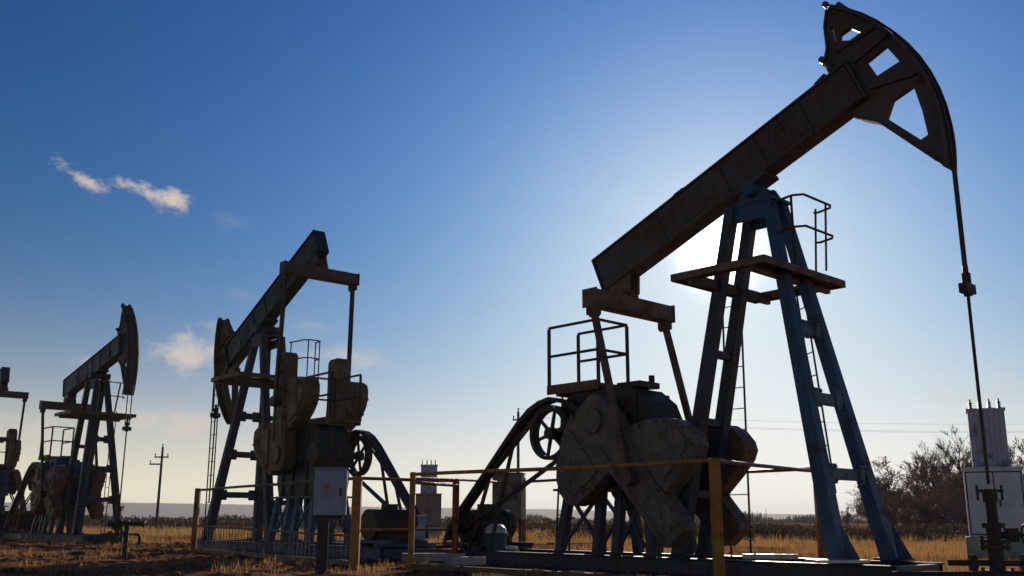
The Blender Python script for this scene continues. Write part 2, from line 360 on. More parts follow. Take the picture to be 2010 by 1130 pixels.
            for p in lob[1::2]:
                q = C2(mid[0] + (p[0] - mid[0]) * .86, mid[1] + (p[1] - mid[1]) * .86); cw.cyl((q[0], sg*.80, q[1]), (q[0], sg*.835, q[1]), .032, 6)
            q0, q1 = C2(mid[0] - .42, mid[1]), C2(mid[0] + .42, mid[1]); cw.bar((q0[0], sg*.84, q0[1]), (q1[0], sg*.84, q1[1]), .05, .04, (0, 1, 0))
            cw.build('counterweight', wm, co, .02)
        pin = C2(PIN, 0); m = MB(); ex = Vector((e.x, sg*.91, e.z - .18)); pv = Vector((pin[0], sg*.95, pin[1]))
        m.bar(ex, pv, .07, .105, (1, 0, 0)); m.cyl((pin[0], sg*.83, pin[1]), (pin[0], sg*1.03, pin[1]), .12, 16); m.box((e.x, sg*.91, e.z - .19), (.2, .14, .16))
        m.build('pitman_arm', pal['pit'], t)
    # --- gear reducer on its stand
    gp = [(-3.72, 1.02), (-1.98, 1.02), (-1.86, 1.35), (-1.86, 2.05), (-1.98, 2.33), (-2.27, 2.56), (-2.75, 2.64), (-3.5, 2.62), (-3.78, 2.45), (-3.84, 1.9), (-3.8, 1.3)]
    m = MB(); m.prism(gp, 'y', -.4, .4)
    fl_ = [(x + (.06 if x > -2.8 else -.06), z) for x, z in ((-3.84, 1.80), (-1.86, 1.80), (-1.86, 1.90), (-3.84, 1.90))]; m.prism(fl_, 'y', -.46, .46)
    for x in (-3.3, -2.65, -2.2):
        for sg in (-1, 1): m.prism([(x-.04, 1.04), (x+.04, 1.04), (x+.04, 2.5), (x-.04, 2.5)], 'y', *sorted((sg*.4, sg*.45)))
    for sg in (-1, 1): m.cyl((SH[0], sg*.4, SH[1]), (SH[0], sg*.52, SH[1]), .3, 22)
    g = m.build('gearbox', pal['gear'], t, .02)
    m = MB(); m.box((-2.45, 0, 2.64), (.5, .5, .1)); m.cyl((-2.25, .1, 2.66), (-2.25, .1, 2.80), .05, 10); m.build('inspection_cover', pal['gear'], g, bv)
    m = MB()
    for x, dx in ((-3.65, -.12), (-2.95, 0), (-2.55, 0), (-1.98, .12)):
        for sg in (-1, 1): m.bar((x + dx, sg*.5, 0), (x, sg*.36, 1.02), .14, .13, (0, 1, 0))
    for sg in (-1, 1):
        for a, b in ((-3.7, -2.98), (-2.9, -3.62), (-2.5, -2.05), (-2.02, -2.52)): m.bar((a, sg*.48, .12), (b, sg*.4, .92), .05, .05, (0, 1, 0))
    m.bb((-3.9, -.52, .98), (-1.8, .52, 1.017))
    m.build('gearbox_stand', pal['stand'], t)
    # --- service deck on top of the reducer
    dx0, dx1, dy0, dy1, dz = -4.05, -2.88, -.48, .30, 2.70
    m = MB(); m.bb((dx0, dy0, dz - .06), (dx1, dy1, dz)); m.bb((dx0, dy0 - .02, dz - .11), (dx1, dy0 - .002, dz + .05)); m.bb((dx0, dy1 + .002, dz - .11), (dx1, dy1 + .02, dz + .05))
    for x in (-3.9, -3.1): m.bar((x, -.4, dz - .1), (x, .25, dz - .1), .06, .07)
    m.build('service_deck', pal['plat'], t)
    m = MB(); q = [(dx0 + .02, dy0 + .02), (dx1 - .02, dy0 + .02), (dx1 - .02, dy1 - .02), (dx0 + .02, dy1 - .02)]
    for x, y in q: m.bar((x, y, dz), (x, y, dz + 1.03), .045, .045)
    for zz in (dz + .55, dz + 1.05):
        for i in range(3): m.bar((*q[i], zz), (*q[i+1], zz), .04, .04)
    m.build('deck_rail', pal['rail'], t)
    ladder(t, -4.3, .1, -4.1, .1, -.1, 2.7, (0, 1, 0), pal['rail'], .32)
    # --- drive: pulley, belts, guard, motor
    pc = Vector((-3.83, -.62, 1.92)); mc = Vector((-6.2, -.62, .42)); R = .44
    m = MB(); m.ring(pc, R, R - .065, .17); m.cyl((pc.x, -.70, pc.z), (pc.x, -.54, pc.z), .1, 16); m.cyl((pc.x, -.56, pc.z), (pc.x, -.38, pc.z), .06, 12)
    for k in range(6):
        a = k * math.pi / 3 + .3; m.bar((pc.x + .08*math.cos(a), pc.y, pc.z + .08*math.sin(a)), (pc.x + (R-.05)*math.cos(a), pc.y, pc.z + (R-.05)*math.sin(a)), .05, .05, (0, 1, 0), .04, .04)
    m.build('pulley', pal['pulley'], t)
    d2 = Vector((mc.x - pc.x, mc.z - pc.z)); th = math.atan2(d2.y, d2.x); r2 = .14; off = math.acos((R - r2) / d2.length)
    for dy in (-.04, .04):
        m = MB(); loop = []
        for k in range(17): a = th + off + (2*math.pi - 2*off) * k / 16; loop.append((pc.x + (R+.01)*math.cos(a), pc.z + (R+.01)*math.sin(a)))
        for k in range(9): a = th - off + 2*off * k / 8; loop.append((mc.x + r2*math.cos(a), mc.z + r2*math.sin(a)))
        n = len(loop); V = []; F = []
        c_ = Vector((sum(p[0] for p in loop) / n, sum(p[1] for p in loop) / n))
        for i, (a, b) in enumerate(loop):
            pa, pb = Vector(loop[i-1]), Vector(loop[(i+1) % n]); tg = (pb - pa).normalized(); nx = Vector((tg.y, -tg.x)) * .022
            for s_, yy in ((0, -.025), (1, -.025), (1, .025), (0, .025)): V.append((a + nx.x*s_, pc.y + dy + yy, b + nx.y*s_))
        for i in range(n):
            a, b = i*4, ((i+1) % n)*4
            for j in range(4): F.append((a+j, a+(j+1) % 4, b+(j+1) % 4, b+j))
        m.add(V, F); m.build('drive_belt', BLACK, t)
    gpth = [(-2.98, 2.18), (-3.2, 2.34), (-3.45, 2.45), (-3.79, 2.52), (-4.05, 2.47), (-4.3, 2.36), (-4.6, 2.13), (-5.0, 1.75), (-5.4, 1.36), (-6.1, .70), (-6.40, .40), (-6.50, .15)]
    m = MB()
    for i in range(len(gpth) - 1):
        (a, b), (c, d) = gpth[i], gpth[i+1]; L_ = math.hypot(c-a, d-b); nx, nz = (d-b)/L_*.07, -(c-a)/L_*.07
        for yy in (-.72, -.52):
            m.hexa([(a-nx*.2, yy-.012, b-nz*.2), (c-nx*.2, yy-.012, d-nz*.2), (c-nx*.2, yy+.012, d-nz*.2), (a-nx*.2, yy+.012, b-nz*.2), (a-nx, yy-.012, b-nz), (c-nx, yy-.012, d-nz), (c-nx, yy+.012, d-nz), (a-nx, yy+.012, b-nz)])
        m.hexa([(a, -.73, b), (c, -.73, d), (c, -.51, d), (a, -.51, b), (a-nx*.2, -.73, b-nz*.2), (c-nx*.2, -.73, d-nz*.2), (c-nx*.2, -.51, d-nz*.2), (a-nx*.2, -.51, b-nz*.2)])
    for p0, p1 in (((-4.7, -.62, 1.98), (-5.35, -.62, .0)), ((-5.3, -.62, 1.4), (-5.9, -.62, 0))): m.bar(p0, p1, .05, .05, (0, 1, 0))
    m.build('belt_guard', pal['guard'], t)
    mo = MB(); mx, mz, mr = mc.x, mc.z, pal.get('mr', .25)
    mo.cyl((mx, -.42, mz), (mx, .52, mz), mr, 26)
    for k in range(22):
        a = 2*math.pi*k/22; mo.bar((mx + mr*math.cos(a), -.36, mz + mr*math.sin(a)), (mx + mr*math.cos(a), .40, mz + mr*math.sin(a)), .012, .05, (math.cos(a), 0, math.sin(a)))
    mo.cyl((mx, .40, mz), (mx, .55, mz), mr + .03, 26); mo.cyl((mx, -.45, mz), (mx, -.38, mz), mr + .03, 26); mo.box((mx, .05, mz + mr + .06), (.22, .26, .14))
    for x in (-.22, .22): mo.box((mx + x, .05, (mz - mr)/2 + .02), (.1, .8, mz - mr + .12))
    mo.build('motor', pal['motor'], t)
    m = MB(); m.ring((mx, -.62, mz), r2, .05, .16, n=20); m.cyl((mx, -.7, mz), (mx, -.44, mz), .05, 10); m.build('motor_pulley', pal['pulley'], t)
    m = MB()
    for x in (-6.75, -5.7): m.bar((x, -.7, .03), (x, .7, .03), .1, .06)
    for y in (-.3, .45): m.bar((-7.0, y, .09), (-5.4, y, .09), .08, .06)
    m.build('motor_rails', pal['base'], t)
    # brake lever and drum on the far side
    m = MB(); m.cyl((-3.83, .42, 1.92), (-3.83, .58, 1.92), .24, 20); m.build('brake_drum', pal['pulley'], t)
    return t

P1 = dict(base=NAVY, leg=BLUE, leg2=NAVY, plat=RUSTY, rail=STEEL, beam=BROWN, head=BROWN, eq=RUSTY, crank=GREYBR, weight=GREYBR, pit=MAROON, gear=STEEL, stand=NAVY, pulley=STEEL, guard=STEEL, motor=STEEL, far=RUSTY)
P2 = dict(base=BLUE, leg=NAVY, leg2=NAVY, plat=OLIVE, rail=STEEL, beam=TEAL, head=OLIVE, eq=BROWN, crank=OLIVE, weight=OLIVE, pit=STEEL, gear=TEAL, stand=BLUE, pulley=STEEL, guard=STEEL, motor=STEEL, mr=.27)
P3 = dict(base=NAVY, leg=TEAL, leg2=TEAL, plat=OLIVE, rail=STEEL, beam=NAVY, head=BROWN, eq=BROWN, crank=RUSTY, weight=MAROON, pit=STEEL, gear=BLUE, stand=NAVY, pulley=STEEL, guard=RUSTY, motor=STEEL)
P4 = dict(P3, beam=NAVY, weight=OLIVE, crank=MAROON, guard=RUSTPIPE)
make_pumpjack('largest pumpjack, its brown beam and open webbed horse head raised against the low sun', (3.7311, 14.0012), -.8195, .3844, math.radians(-49.5), P1, frontlad=True)
make_pumpjack('dark pumpjack turned away, tail raised high and both crank arms pointing straight up', (-6.4104, 25.0672), 2.2675, -.4429, math.radians(89), P2, 1, lad=((.8, .88), (.8, .92)))
make_pumpjack('small pumpjack with teal legs and slim dark horse head, beside the lone utility pole', (-14.3133, 33.6724), -.8338, .1944, math.radians(-36), P3, 1)
make_pumpjack('pumpjack cut off by the photo edge, only its crossbar and cranks in view', (-.539*44, 44.0), 2.2675, -.23, math.radians(80), P4, 1)

# ------------------------------------------------------------------ wellheads
def valve_wheel(m, c, r, axis):
    n = 20; pts = []
    for k in range(n + 1):
        a = 2*math.pi*k/n
        pts.append((c[0], c[1] + r*math.cos(a), c[2] + r*math.sin(a)) if axis == 'x' else (c[0] + r*math.cos(a), c[1] + r*math.sin(a), c[2]))
    m.tube(pts, .013, 6, cap=False)
    for k in range(4):
        a = math.pi*k/4*2; q = pts[int(k*n/4)]; m.tube([c, q], .01, 5)
def wellhead(label, loc, rz):
    t = thing('wellhead', label, 'wellhead', loc, rz, 'wellheads below the horse heads')
    m = MB(); m.cyl((0, 0, -.1), (0, 0, .72), .085, 18)
    for z, r in ((.10, .2), (.17, .2), (.46, .17), (.52, .17)): m.cyl((0, 0, z), (0, 0, z + .05), r, 20)
    for z, R in ((.15, .17), (.51, .145)):
        for k in range(8): a = k*math.pi/4; m.cyl((R*math.cos(a), R*math.sin(a), z - .07), (R*math.cos(a), R*math.sin(a), z + .1), .017, 6)
    m.build('casing_head', STEEL, t)
    m = MB(); m.cyl((0, 0, .72), (0, 0, 1.02), .06, 14); m.cyl((0, 0, .70), (0, 0, .76), .13, 16); m.cyl((0, 0, 1.0), (0, 0, 1.15), .085, 14)
    m.box((0, 0, 1.13), (.30, .06, .035)); 
    for sx in (-.14, .14): m.cyl((sx, 0, 1.02), (sx, 0, 1.2), .016, 6)
    m.build('stuffing_box', STEEL, t)
    m = MB(); m.tube([(-.55, 0, .30), (.75, 0, .30)], .035, 12); m.cyl((.28, 0, .3), (.34, 0, .3), .1, 14); m.cyl((-.3, 0, .3), (-.24, 0, .3), .1, 14); m.tube([(.75, 0, .30), (.83, 0, .27), (.86, 0, .2), (.86, 0, -.1)], .05, 10)
    m.build('flow_line', STEEL, t)
    m = MB(); m.tube([(.06, 0, .62), (.30, 0, .62)], .04, 10); m.box((.2, 0, .62), (.12, .13, .16)); m.build('valve_body', STEEL, t)
    m = MB(); m.cyl((.30, 0, .62), (.36, 0, .62), .02, 8); valve_wheel(m, Vector((.36, 0, .62)), .12, 'x'); m.build('handwheel', STEEL, t)
    return t
c1, s1 = math.cos(-.8195), math.sin(-.8195)
w0 = (3.7311 + c1*2.896, 14.0012 + s1*2.896, 0)
wellhead('dark flanged wellhead below the largest horse head, in front of the lavender kiosk', w0, -.1)
c3, s3 = math.cos(-.8338), math.sin(-.8338)
wellhead('small wellhead under the slim horse head near the lone utility pole', (-14.3133 + c3*2.896, 33.6724 + s3*2.896, 0), -.3)

# ------------------------------------------------------------------ kiosk substations
def kiosk(label, loc, rz, mats):
    cab, tow, pl = mats; t_scale = .86
    t = thing('kiosk_substation', label, 'transformer kiosk', loc, rz, 'metal kiosk substations')
    m = MB(); m.bb((-.76, -.5, -.2), (.76, .7, .45)); m.build('plinth', pl, t, .02)
    m = MB(); m.bb((-.66, -.42, .453), (.66, .6, 1.86)); m.bb((-.7, -.46, 1.86), (.7, .64, 1.90)); m.build('cabinet', cab, t, .01)
    m = MB(); m.bb((-.012, -.432, .5), (.012, -.423, 1.80)); m.bb((-.63, -.432, .49), (.63, -.423, .515)); m.bb((-.63, -.432, 1.785), (.63, -.423, 1.81)); m.bb((-.63, -.432, .515), (-.605, -.423, 1.785)); m.bb((.605, -.432, .515), (.63, -.423, 1.785)); m.build('door_gap_shade', BLACK, t)  # black strips stand in for the shade in the gaps round the doors
    for sg in (-1, 1):
        d = MB(); x0, x1 = sorted((sg*.016, sg*.6)); d.bb((x0, -.445, .52), (x1, -.423, 1.78))
        for k in range(9): d.bb((x0 + .12, -.46, 1.3 + k*.042), (x0 + .46, -.4455, 1.322 + k*.042))
        for zz in (.66, 1.15, 1.62): d.cyl((x0 + (.01 if sg < 0 else .574), -.455, zz - .05), (x0 + (.01 if sg < 0 else .574), -.455, zz + .05), .014, 8)
        do = d.build('door', cab, t, .006)
        h = MB(); h.box((sg*.1, -.465, 1.15), (.03, .035, .14)); h.build('handle', STEEL, do)
    m = MB(); m.bb((-.42, -.2, 1.903), (.42, .5, 3.12)); m.bb((-.45, -.25, 3.12), (.45, .53, 3.17))
    for k in range(7): m.bb((-.37 + k*.11, -.232, 1.95), (-.32 + k*.11, -.203, 3.08))
    m.build('cable_tower', tow, t, .008)
    for k in range(4):
        x = -.33 + k*.22; q = MB(); q.cyl((x, .1, 3.172), (x, .1, 3.40), .018, 8)
        for zz in (3.2, 3.25, 3.30): q.cyl((x, .1, zz), (x, .1, zz + .03), .055, 12, .035)
        q.build('insulator', CERAM, t)
    t.scale = (t_scale, t_scale, 1.0)
    return t
kiosk('lavender grey metal kiosk with double doors, standing before the bare trees', (10.38, 21.4, 0), -.42, (LAV, LAVDARK, CONC))
kiosk('distant pinkish grey metal kiosk seen between the two belt drives', (-3.70, 44.5, 0), .1, (metal('pink_grey_paint', (.26, .22, .22), rust=(.3, .12, .11), amount=.5, scale=1.5), LAVDARK, CONC))

# ------------------------------------------------------------------ yellow pipe fences
def px_pt(a, b, k): return Vector(a).lerp(Vector(b), k)
def rail(m, a, b, r=.028):
    a, b = Vector(a), Vector(b); n = max(2, int((b - a).length / .9)); pts = [a.lerp(b, k/n) for k in range(n + 1)]
    for q in pts[1:-1]: q += Vector((random.uniform(-1, 1), random.uniform(-1, 1), random.uniform(-1.3, .7))) * .011
    m.tube(pts, r, 8)
    for q in (pts[0], pts[-1]): m.cyl(q - Vector((0, 0, r*1.3)), q + Vector((0, 0, r*1.3)), r*1.5, 10)
F0, F1, F2, F3 = (-1.60, 16.1), (2.46, 12.0), (4.95, 16.06), (.23, 21.1)
t = thing('pipe_fence', 'yellow pipe fence round the largest pumpjack, with a gate frame at its end', 'fence', (0, 0, 0))
zt = 1.49; z2 = 1.62
for (x, y), z, w in ((F0, zt, .045), (F1, zt, .062), (F2, z2, .06), (F3, z2, .075)):
    m = MB(); m.bar((x, y, -.05), (x, y, z + .02), w*2, w*2, (0, 1, 0)); m.build('fence_post', YELLOW if (x, y) in (F0, F1) else RUSTPIPE, t, .012)
m = MB(); rail(m, (*F0, zt), (*F1, zt)); m.build('top_rail', YELLOW, t)
m = MB(); rail(m, (F3[0], F3[1], z2 - .06), (F2[0], F2[1], z2 - .02)); m.build('top_rail', RUSTPIPE, t)
m = MB(); rail(m, (*F1, zt), (F2[0], F2[1], z2 - .06)); m.build('top_rail', RUSTY, t)
m = MB(); rail(m, (*F0, zt - .06), (F3[0], F3[1], z2 - .08), .024); m.build('top_rail', RUSTPIPE, t)
g = (F0[0] + (F3[0]-F0[0])*.34, F0[1] + (F3[1]-F0[1])*.34)
m = MB(); m.tube([(F0[0] + .02, F0[1] + .09, zt - .12), (g[0], g[1], zt - .12), (g[0], g[1], -.05)], .036, 10); m.build('gate_frame', RUSTPIPE, t)
m = MB(); d = (Vector(F1) - Vector(F0)).normalized(); 
m.bar((F0[0] - d.x*.1, F0[1] - d.y*.1, .06), (F1[0] + d.x*.6, F1[1] + d.y*.6, .06), .07, .07); m.build('bottom_rail', OLIVE, t)

Q0, Q1 = (-2.62, 16.9), (-7.62, 24.2)
dl = Vector((.83, .556)); Q3 = (Q0[0] + dl.x*1.95, Q0[1] + dl.y*1.95)
t = thing('pipe_fence', 'rusty pipe and bar fence in front of the pumpjack with raised cranks', 'fence', (0, 0, 0))
for (x, y), w, mm in ((Q0, .075, YELLOW), (Q1, .06, RUSTPIPE), (Q3, .06, RUSTPIPE)):
    m = MB(); m.bar((x, y, -.05), (x, y, 1.50), w*2, w*2, (0, 1, 0)); m.build('fence_post', mm, t, .012)
m = MB(); rail(m, (*Q0, 1.46), (*Q1, 1.46)); m.build('top_rail', OLIVE, t)
m = MB(); rail(m, (*Q0, .50), (*Q1, .62), .02); m.build('middle_rail', OLIVE, t)
m = MB(); rail(m, (*Q0, 1.46), (*Q3, 1.46)); rail(m, (*Q0, .60), (*Q3, .60), .02); m.build('side_rail', RUSTPIPE, t)
m = MB(); m.bar((*Q0, .06), (*Q1, .06), .08, .08); m.build('bottom_rail', OLIVE, t)
m = MB()
for k in range(1, 46):
    p = Vector(Q0).lerp(Vector(Q1), k / 46); m.bar((p.x, p.y, .10), (p.x, p.y, .49 + .12*k/46), .012, .012, (0, 1, 0))
m.build('fence_bars', STEEL, t)

# ------------------------------------------------------------------ control boxes
def control_box(label, loc, rz, mat, w, h, d, zb, post):
    t = thing('control_box', label, 'control box', loc, rz)
    m = MB(); m.bb((-w/2, -d/2, zb), (w/2, d/2, zb + h)); m.bb((-w/2 - .03, -d/2 - .05, zb + h), (w/2 + .03, d/2 + .02, zb + h + .025)); m.build('cabinet', mat, t, .01)
    m = MB(); m.bb((-w/2 + .04, -d/2 - .018, zb + .04), (w/2 - .04, -d/2 - .002, zb + h - .04)); dd = m.build('door', mat, t, .004)
    m = MB(); m.box((w*.32, -d/2 - .035, zb + h*.5), (.03, .03, .12)); m.build('handle', STEEL, dd)
    m = MB(); m.box((-w*.1, -d/2 - .022, zb + h*.62), (.09, .006, .07)); m.build('warning_plate', YELLOW, dd)
    m = MB()
    for x in (-w*.32, w*.2): m.cyl((x, 0, zb - .12), (x, 0, zb), .022, 8); 
    m.build('cable_gland', STEEL, t)
    m = MB()
    if post == 1: m.bar((-w*.18, .0, -.1), (-w*.18, .0, zb), .17, .13, (0, 1, 0)); m.bar((-w*.42, 0, zb - .03), (w*.42, 0, zb - .03), .06, .05)
    else:
        for x in (-w*.4, w*.4): q = MB(); q.bar((x, 0, -.05), (x, 0, zb), .05, .05, (0, 1, 0)); q.build('leg', STEEL, t)
    if m.v: m.build('stand', STEEL, t)
    return t
control_box('grey blue control cabinet on a dark post before the pumpjack with raised cranks', (-2.83, 15.6, 0), .12, BOXGREY, .50, .70, .22, .84, 1)
control_box('grey green control cabinet on thin legs behind the sloping belt guard', (-.06, 20.6, 0), -.25, GREEN, .62, .92, .3, .78, 2)

# ------------------------------------------------------------------ smaller things on the pad
def gpipe(label, pts, r, mat, flanges=()):
    m = MB(); m.tube(pts, r, 12); o = m.build('ground_pipe', mat); tag(o, label, 'pipe'); return o
gpipe('long dark pipe running along the ground past the wellhead', [(4.3, 11.45, .16), (7.6, 11.75, .16), (11.5, 12.1, .16)], .065, STEEL)
gpipe('short bright steel pipe lying nearest the fence corner post', [(2.85, 11.4, .10), (3.7, 11.35, .10)], .04, PALE)
gpipe('bright steel pipe between the fence corner and the pumpjack front legs', [(2.95, 12.9, .33), (3.62, 12.75, .33)], .035, PALE)
m = MB(); m.box((0, 0, 0), (.66, .42, .035)); o = m.build('metal_plate', PALE, None, .004, (3.98, 12.35, .30)); o.rotation_euler = (0, 0, .1); tag(o, 'pale metal plate lying beside the blue front legs', 'metal plate')
m = MB(); m.box((0, 0, 0), (.6, .3, .12)); o = m.build('concrete_block', CONC, None, .012, (-.72, 15.9, .15)); o.rotation_euler = (0, 0, -.2); tag(o, 'pale concrete block below the end of the belt guard', 'concrete block')
m = MB(); m.box((0, 0, 0), (1.1, .3, .13)); o = m.build('concrete_block', CONC, None, .012, (-1.35, 17.6, .14)); o.rotation_euler = (0, 0, .1); tag(o, 'long pale concrete block between the two yellow gate posts', 'concrete block')
t = thing('valve_stand', 'dark pipe stand with a crossbar on the dirt, below the lone utility pole', 'valve stand', (-7.62, 19.9, 0))
m = MB(); m.cyl((0, 0, -.1), (0, 0, .70), .045, 12); m.build('post', STEEL, t)
m = MB(); m.tube([(-.32, 0, .68), (.32, 0, .68)], .04, 10); m.cyl((-.36, 0, .68), (-.32, 0, .68), .07, 12); m.cyl((.32, 0, .68), (.36, 0, .68), .07, 12); m.build('crossbar', STEEL, t)
# spare drum beside the pumpjack
t = thing('steel_drum', 'grey steel drum lying on a blue cradle beyond the fence', 'drum', (-2.25, 20.6, 0), .1)
m = MB(); m.cyl((-.48, 0, .58), (.48, 0, .58), .28, 28)
for x in (-.48, -.16, .16, .46): m.cyl((x - .012, 0, .58), (x + .012, 0, .58), .292, 28)
m.build('barrel', LAVDARK, t)
m = MB()
for x in (-.35, .35): m.box((x, 0, .16), (.12, .6, .3))
for y in (-.25, .25): m.bar((-.6, y, .06), (.6, y, .06), .1, .12)
m.build('cradle', BLUE, t, .01)
# pump set beside the motor
t = thing('pump_set', 'small blue and grey pump with white cap beside the rusty fence posts', 'pump', (-.28, 17.9, 0), .3)
m = MB(); m.cyl((0, 0, .1), (0, 0, .52), .19, 22); m.cyl((0, 0, .08), (0, 0, .14), .26, 22); m.cyl((0, 0, .5), (0, 0, .55), .23, 22); m.build('casing', BLUE, t)
m = MB(); m.tube([(0, 0, .55), (0, 0, .62), (0, 0, .68), (0, 0, .71)], .1, 20, rs=[.20, .19, .13, .03]); m.build('cap', PALE, t)
m = MB(); m.tube([(.15, -.1, .3), (.34, -.16, .28), (.4, -.17, .18), (.42, -.18, -.05)], .04, 10); m.build('outlet_pipe', PALE, t)

# ------------------------------------------------------------------ utility poles
def pole(label, loc, h, arms, rz):
    t = thing('utility_pole', label, 'utility pole', loc, rz, 'wooden utility poles in the field')
    m = MB(); m.tube([(0, 0, -.3), (0, 0, h)], .13, 12, rs=[.12, .085]); m.build('pole_shaft', WOOD, t)
    for z, x0, x1 in arms:
        m = MB(); m.bar((x0, -.13, z), (x1, -.13, z), .09, .11); m.build('crossarm', WOOD, t)
        for x in (x0 + .06, x1 - .06):
            m = MB(); m.cyl((x, -.13, z + .05), (x, -.13, z + .26), .03, 8); m.cyl((x, -.13, z + .16), (x, -.13, z + .28), .06, 10, .04); m.build('insulator', CERAM, t)
    m = MB(); m.cyl((0, 0, h), (0, 0, h + .2), .03, 8); m.cyl((0, 0, h + .12), (0, 0, h + .25), .07, 10, .04); m.build('insulator', CERAM, t)
    return t
pole('lone utility pole with two short crossarms in the dry field, under the small clouds', (-27.6, 78, 0), 6.3, [(5.5, -.55, .55), (4.95, -.9, .1)], 0)
pole('thin utility pole rising behind the sloping belt guard of the largest pumpjack', (.46, 68, 0), 8.1, [(7.5, -.5, .5)], .5)

t = thing('power_line', 'thin power wires crossing the pale sky behind the kiosk tower at the tree line', 'power line', (0, 0, 0))
for dy, z0 in ((-.45, 7.78), (.45, 7.78), (0, 8.3)):
    m = MB(); m.tube([(.46 + 62*k/24, 68 + dy - .13 - 2*k/24, z0 - 1.1*4*(k/24)*(1 - k/24)) for k in range(25)], .006, 5); m.build('wire', STEEL, t)

# ------------------------------------------------------------------ noise for terrain
def vnoise(x, y, seed):
    xi, yi = np.floor(x).astype(np.int64), np.floor(y).astype(np.int64); fx, fy = x - xi, y - yi
    fx, fy = fx*fx*(3-2*fx), fy*fy*(3-2*fy)
    def h(a, b):
        n = (a * 374761393 + b * 668265263 + seed * 974634777) & 0xffffffff
        n = ((n ^ (n >> 13)) * 1274126177) & 0xffffffff
        return ((n ^ (n >> 16)) & 0xffff) / 65535.0
    return (h(xi, yi)*(1-fx) + h(xi+1, yi)*fx)*(1-fy) + (h(xi, yi+1)*(1-fx) + h(xi+1, yi+1)*fx)*fy
def fbm(x, y, s, o=4):
    v = 0; a = .5
    for k in range(o): v = v + a*(vnoise(x, y, s + k) - .5); x, y, a = x*2.03, y*2.03, a*.5
    return v
def axis(lo, hi, step, far):
    c = list(np.arange(lo, hi + 1e-6, step)); a = [hi]; s = step
    while a[-1] < far: s *= 1.35; a.append(a[-1] + s)
    b = [lo]; s = step
    while b[-1] > -far: s *= 1.35; b.append(b[-1] - s)
    return np.array(b[1:][::-1] + c + a[1:])
gx, gy = axis(-26, 16, .11, 3600), axis(9, 46, .09, 3600)
GX, GY = np.meshgrid(gx, gy)
fade = np.clip((75 - GY) / 25, 0, 1) * np.clip((GX + 45) / 20, 0, 1) * np.clip((40 - GX) / 20, 0, 1)
def height(X, Y):
    clod = np.maximum(0, fbm(X*1.6, Y*1.6, 11, 4)) * .17 + np.abs(fbm(X*4.5, Y*4.5, 31, 3)) * .07
    roll = fbm(X*.22, Y*.22, 3, 3) * .16
    left = np.clip((-1.0 - X - (Y - 16) * -.02) / 4, .25, 1)
    u = (X + 9) * .55 + (Y - 24) * .83; rut = -np.exp(-((np.abs(u) - .85)/.16)**2) * .09 + np.exp(-((np.abs(u) - 1.12)/.12)**2) * .05
    return roll + clod * left + rut * (X < -2) - .03
GZ = height(GX, GY) * fade
ny, nx = GX.shape
me = bpy.data.meshes.new('ground')
V = np.stack([GX, GY, GZ], -1).reshape(-1, 3)
idx = np.arange(ny*nx).reshape(ny, nx)
Fq = np.stack([idx[:-1, :-1], idx[:-1, 1:], idx[1:, 1:], idx[1:, :-1]], -1).reshape(-1, 4)
me.vertices.add(len(V)); me.vertices.foreach_set('co', V.ravel()); me.loops.add(Fq.size); me.loops.foreach_set('vertex_index', Fq.ravel())
me.polygons.add(len(Fq)); me.polygons.foreach_set('loop_start', np.arange(0, Fq.size, 4)); me.polygons.foreach_set('loop_total', np.full(len(Fq), 4)); me.polygons.foreach_set('use_smooth', np.ones(len(Fq), bool))
me.update(calc_edges=True); me.validate()
gm, nt, out = new_mat('dry_earth'); L = nt.links.new
b = nn(nt, 'ShaderNodeBsdfPrincipled'); L(b.outputs[0], out.inputs[0]); b.inputs['Roughness'].default_value = 1.0; b.inputs['Specular IOR Level'].default_value = 0.0
ge = nn(nt, 'ShaderNodeNewGeometry')
na = nn(nt, 'ShaderNodeTexNoise'); na.inputs['Scale'].default_value = .35; na.inputs['Detail'].default_value = 9; L(ge.outputs['Position'], na.inputs['Vector'])
nb = nn(nt, 'ShaderNodeTexNoise'); nb.inputs['Scale'].default_value = 5.5; nb.inputs['Detail'].default_value = 8; L(ge.outputs['Position'], nb.inputs['Vector'])
r = nn(nt, 'ShaderNodeValToRGB'); cr = r.color_ramp; cr.elements[0].position = .36; cr.elements[0].color = (.12, .062, .040, 1); cr.elements[1].position = .66; cr.elements[1].color = (.44, .235, .115, 1)
e = cr.elements.new(.5); e.color = (.26, .128, .072, 1)
mx = nn(nt, 'ShaderNodeMix', data_type='FLOAT'); mx.inputs[0].default_value = .5; L(na.outputs['Fac'], mx.inputs[2]); L(nb.outputs['Fac'], mx.inputs[3]); L(mx.outputs[0], r.inputs[0])
# beyond the pads the soil gives way to straw-coloured field
sp = nn(nt, 'ShaderNodeSeparateXYZ'); L(ge.outputs['Position'], sp.inputs[0])
mr = nn(nt, 'ShaderNodeMapRange'); mr.inputs[1].default_value = 30; mr.inputs[2].default_value = 46; L(sp.outputs['Y'], mr.inputs[0])
fm = nn(nt, 'ShaderNodeMix', data_type='RGBA'); L(mr.outputs[0], fm.inputs[0]); L(r.outputs[0], fm.inputs[6]); 
r2 = nn(nt, 'ShaderNodeValToRGB'); r2.color_ramp.elements[0].position = .4; r2.color_ramp.elements[0].color = (.16, .085, .035, 1); r2.color_ramp.elements[1].position = .65; r2.color_ramp.elements[1].color = (.36, .22, .075, 1); L(na.outputs['Fac'], r2.inputs[0]); L(r2.outputs[0], fm.inputs[7])
nst = nn(nt, 'ShaderNodeTexNoise'); nst.inputs['Scale'].default_value = .55; nst.inputs['Detail'].default_value = 5; L(ge.outputs['Position'], nst.inputs['Vector'])
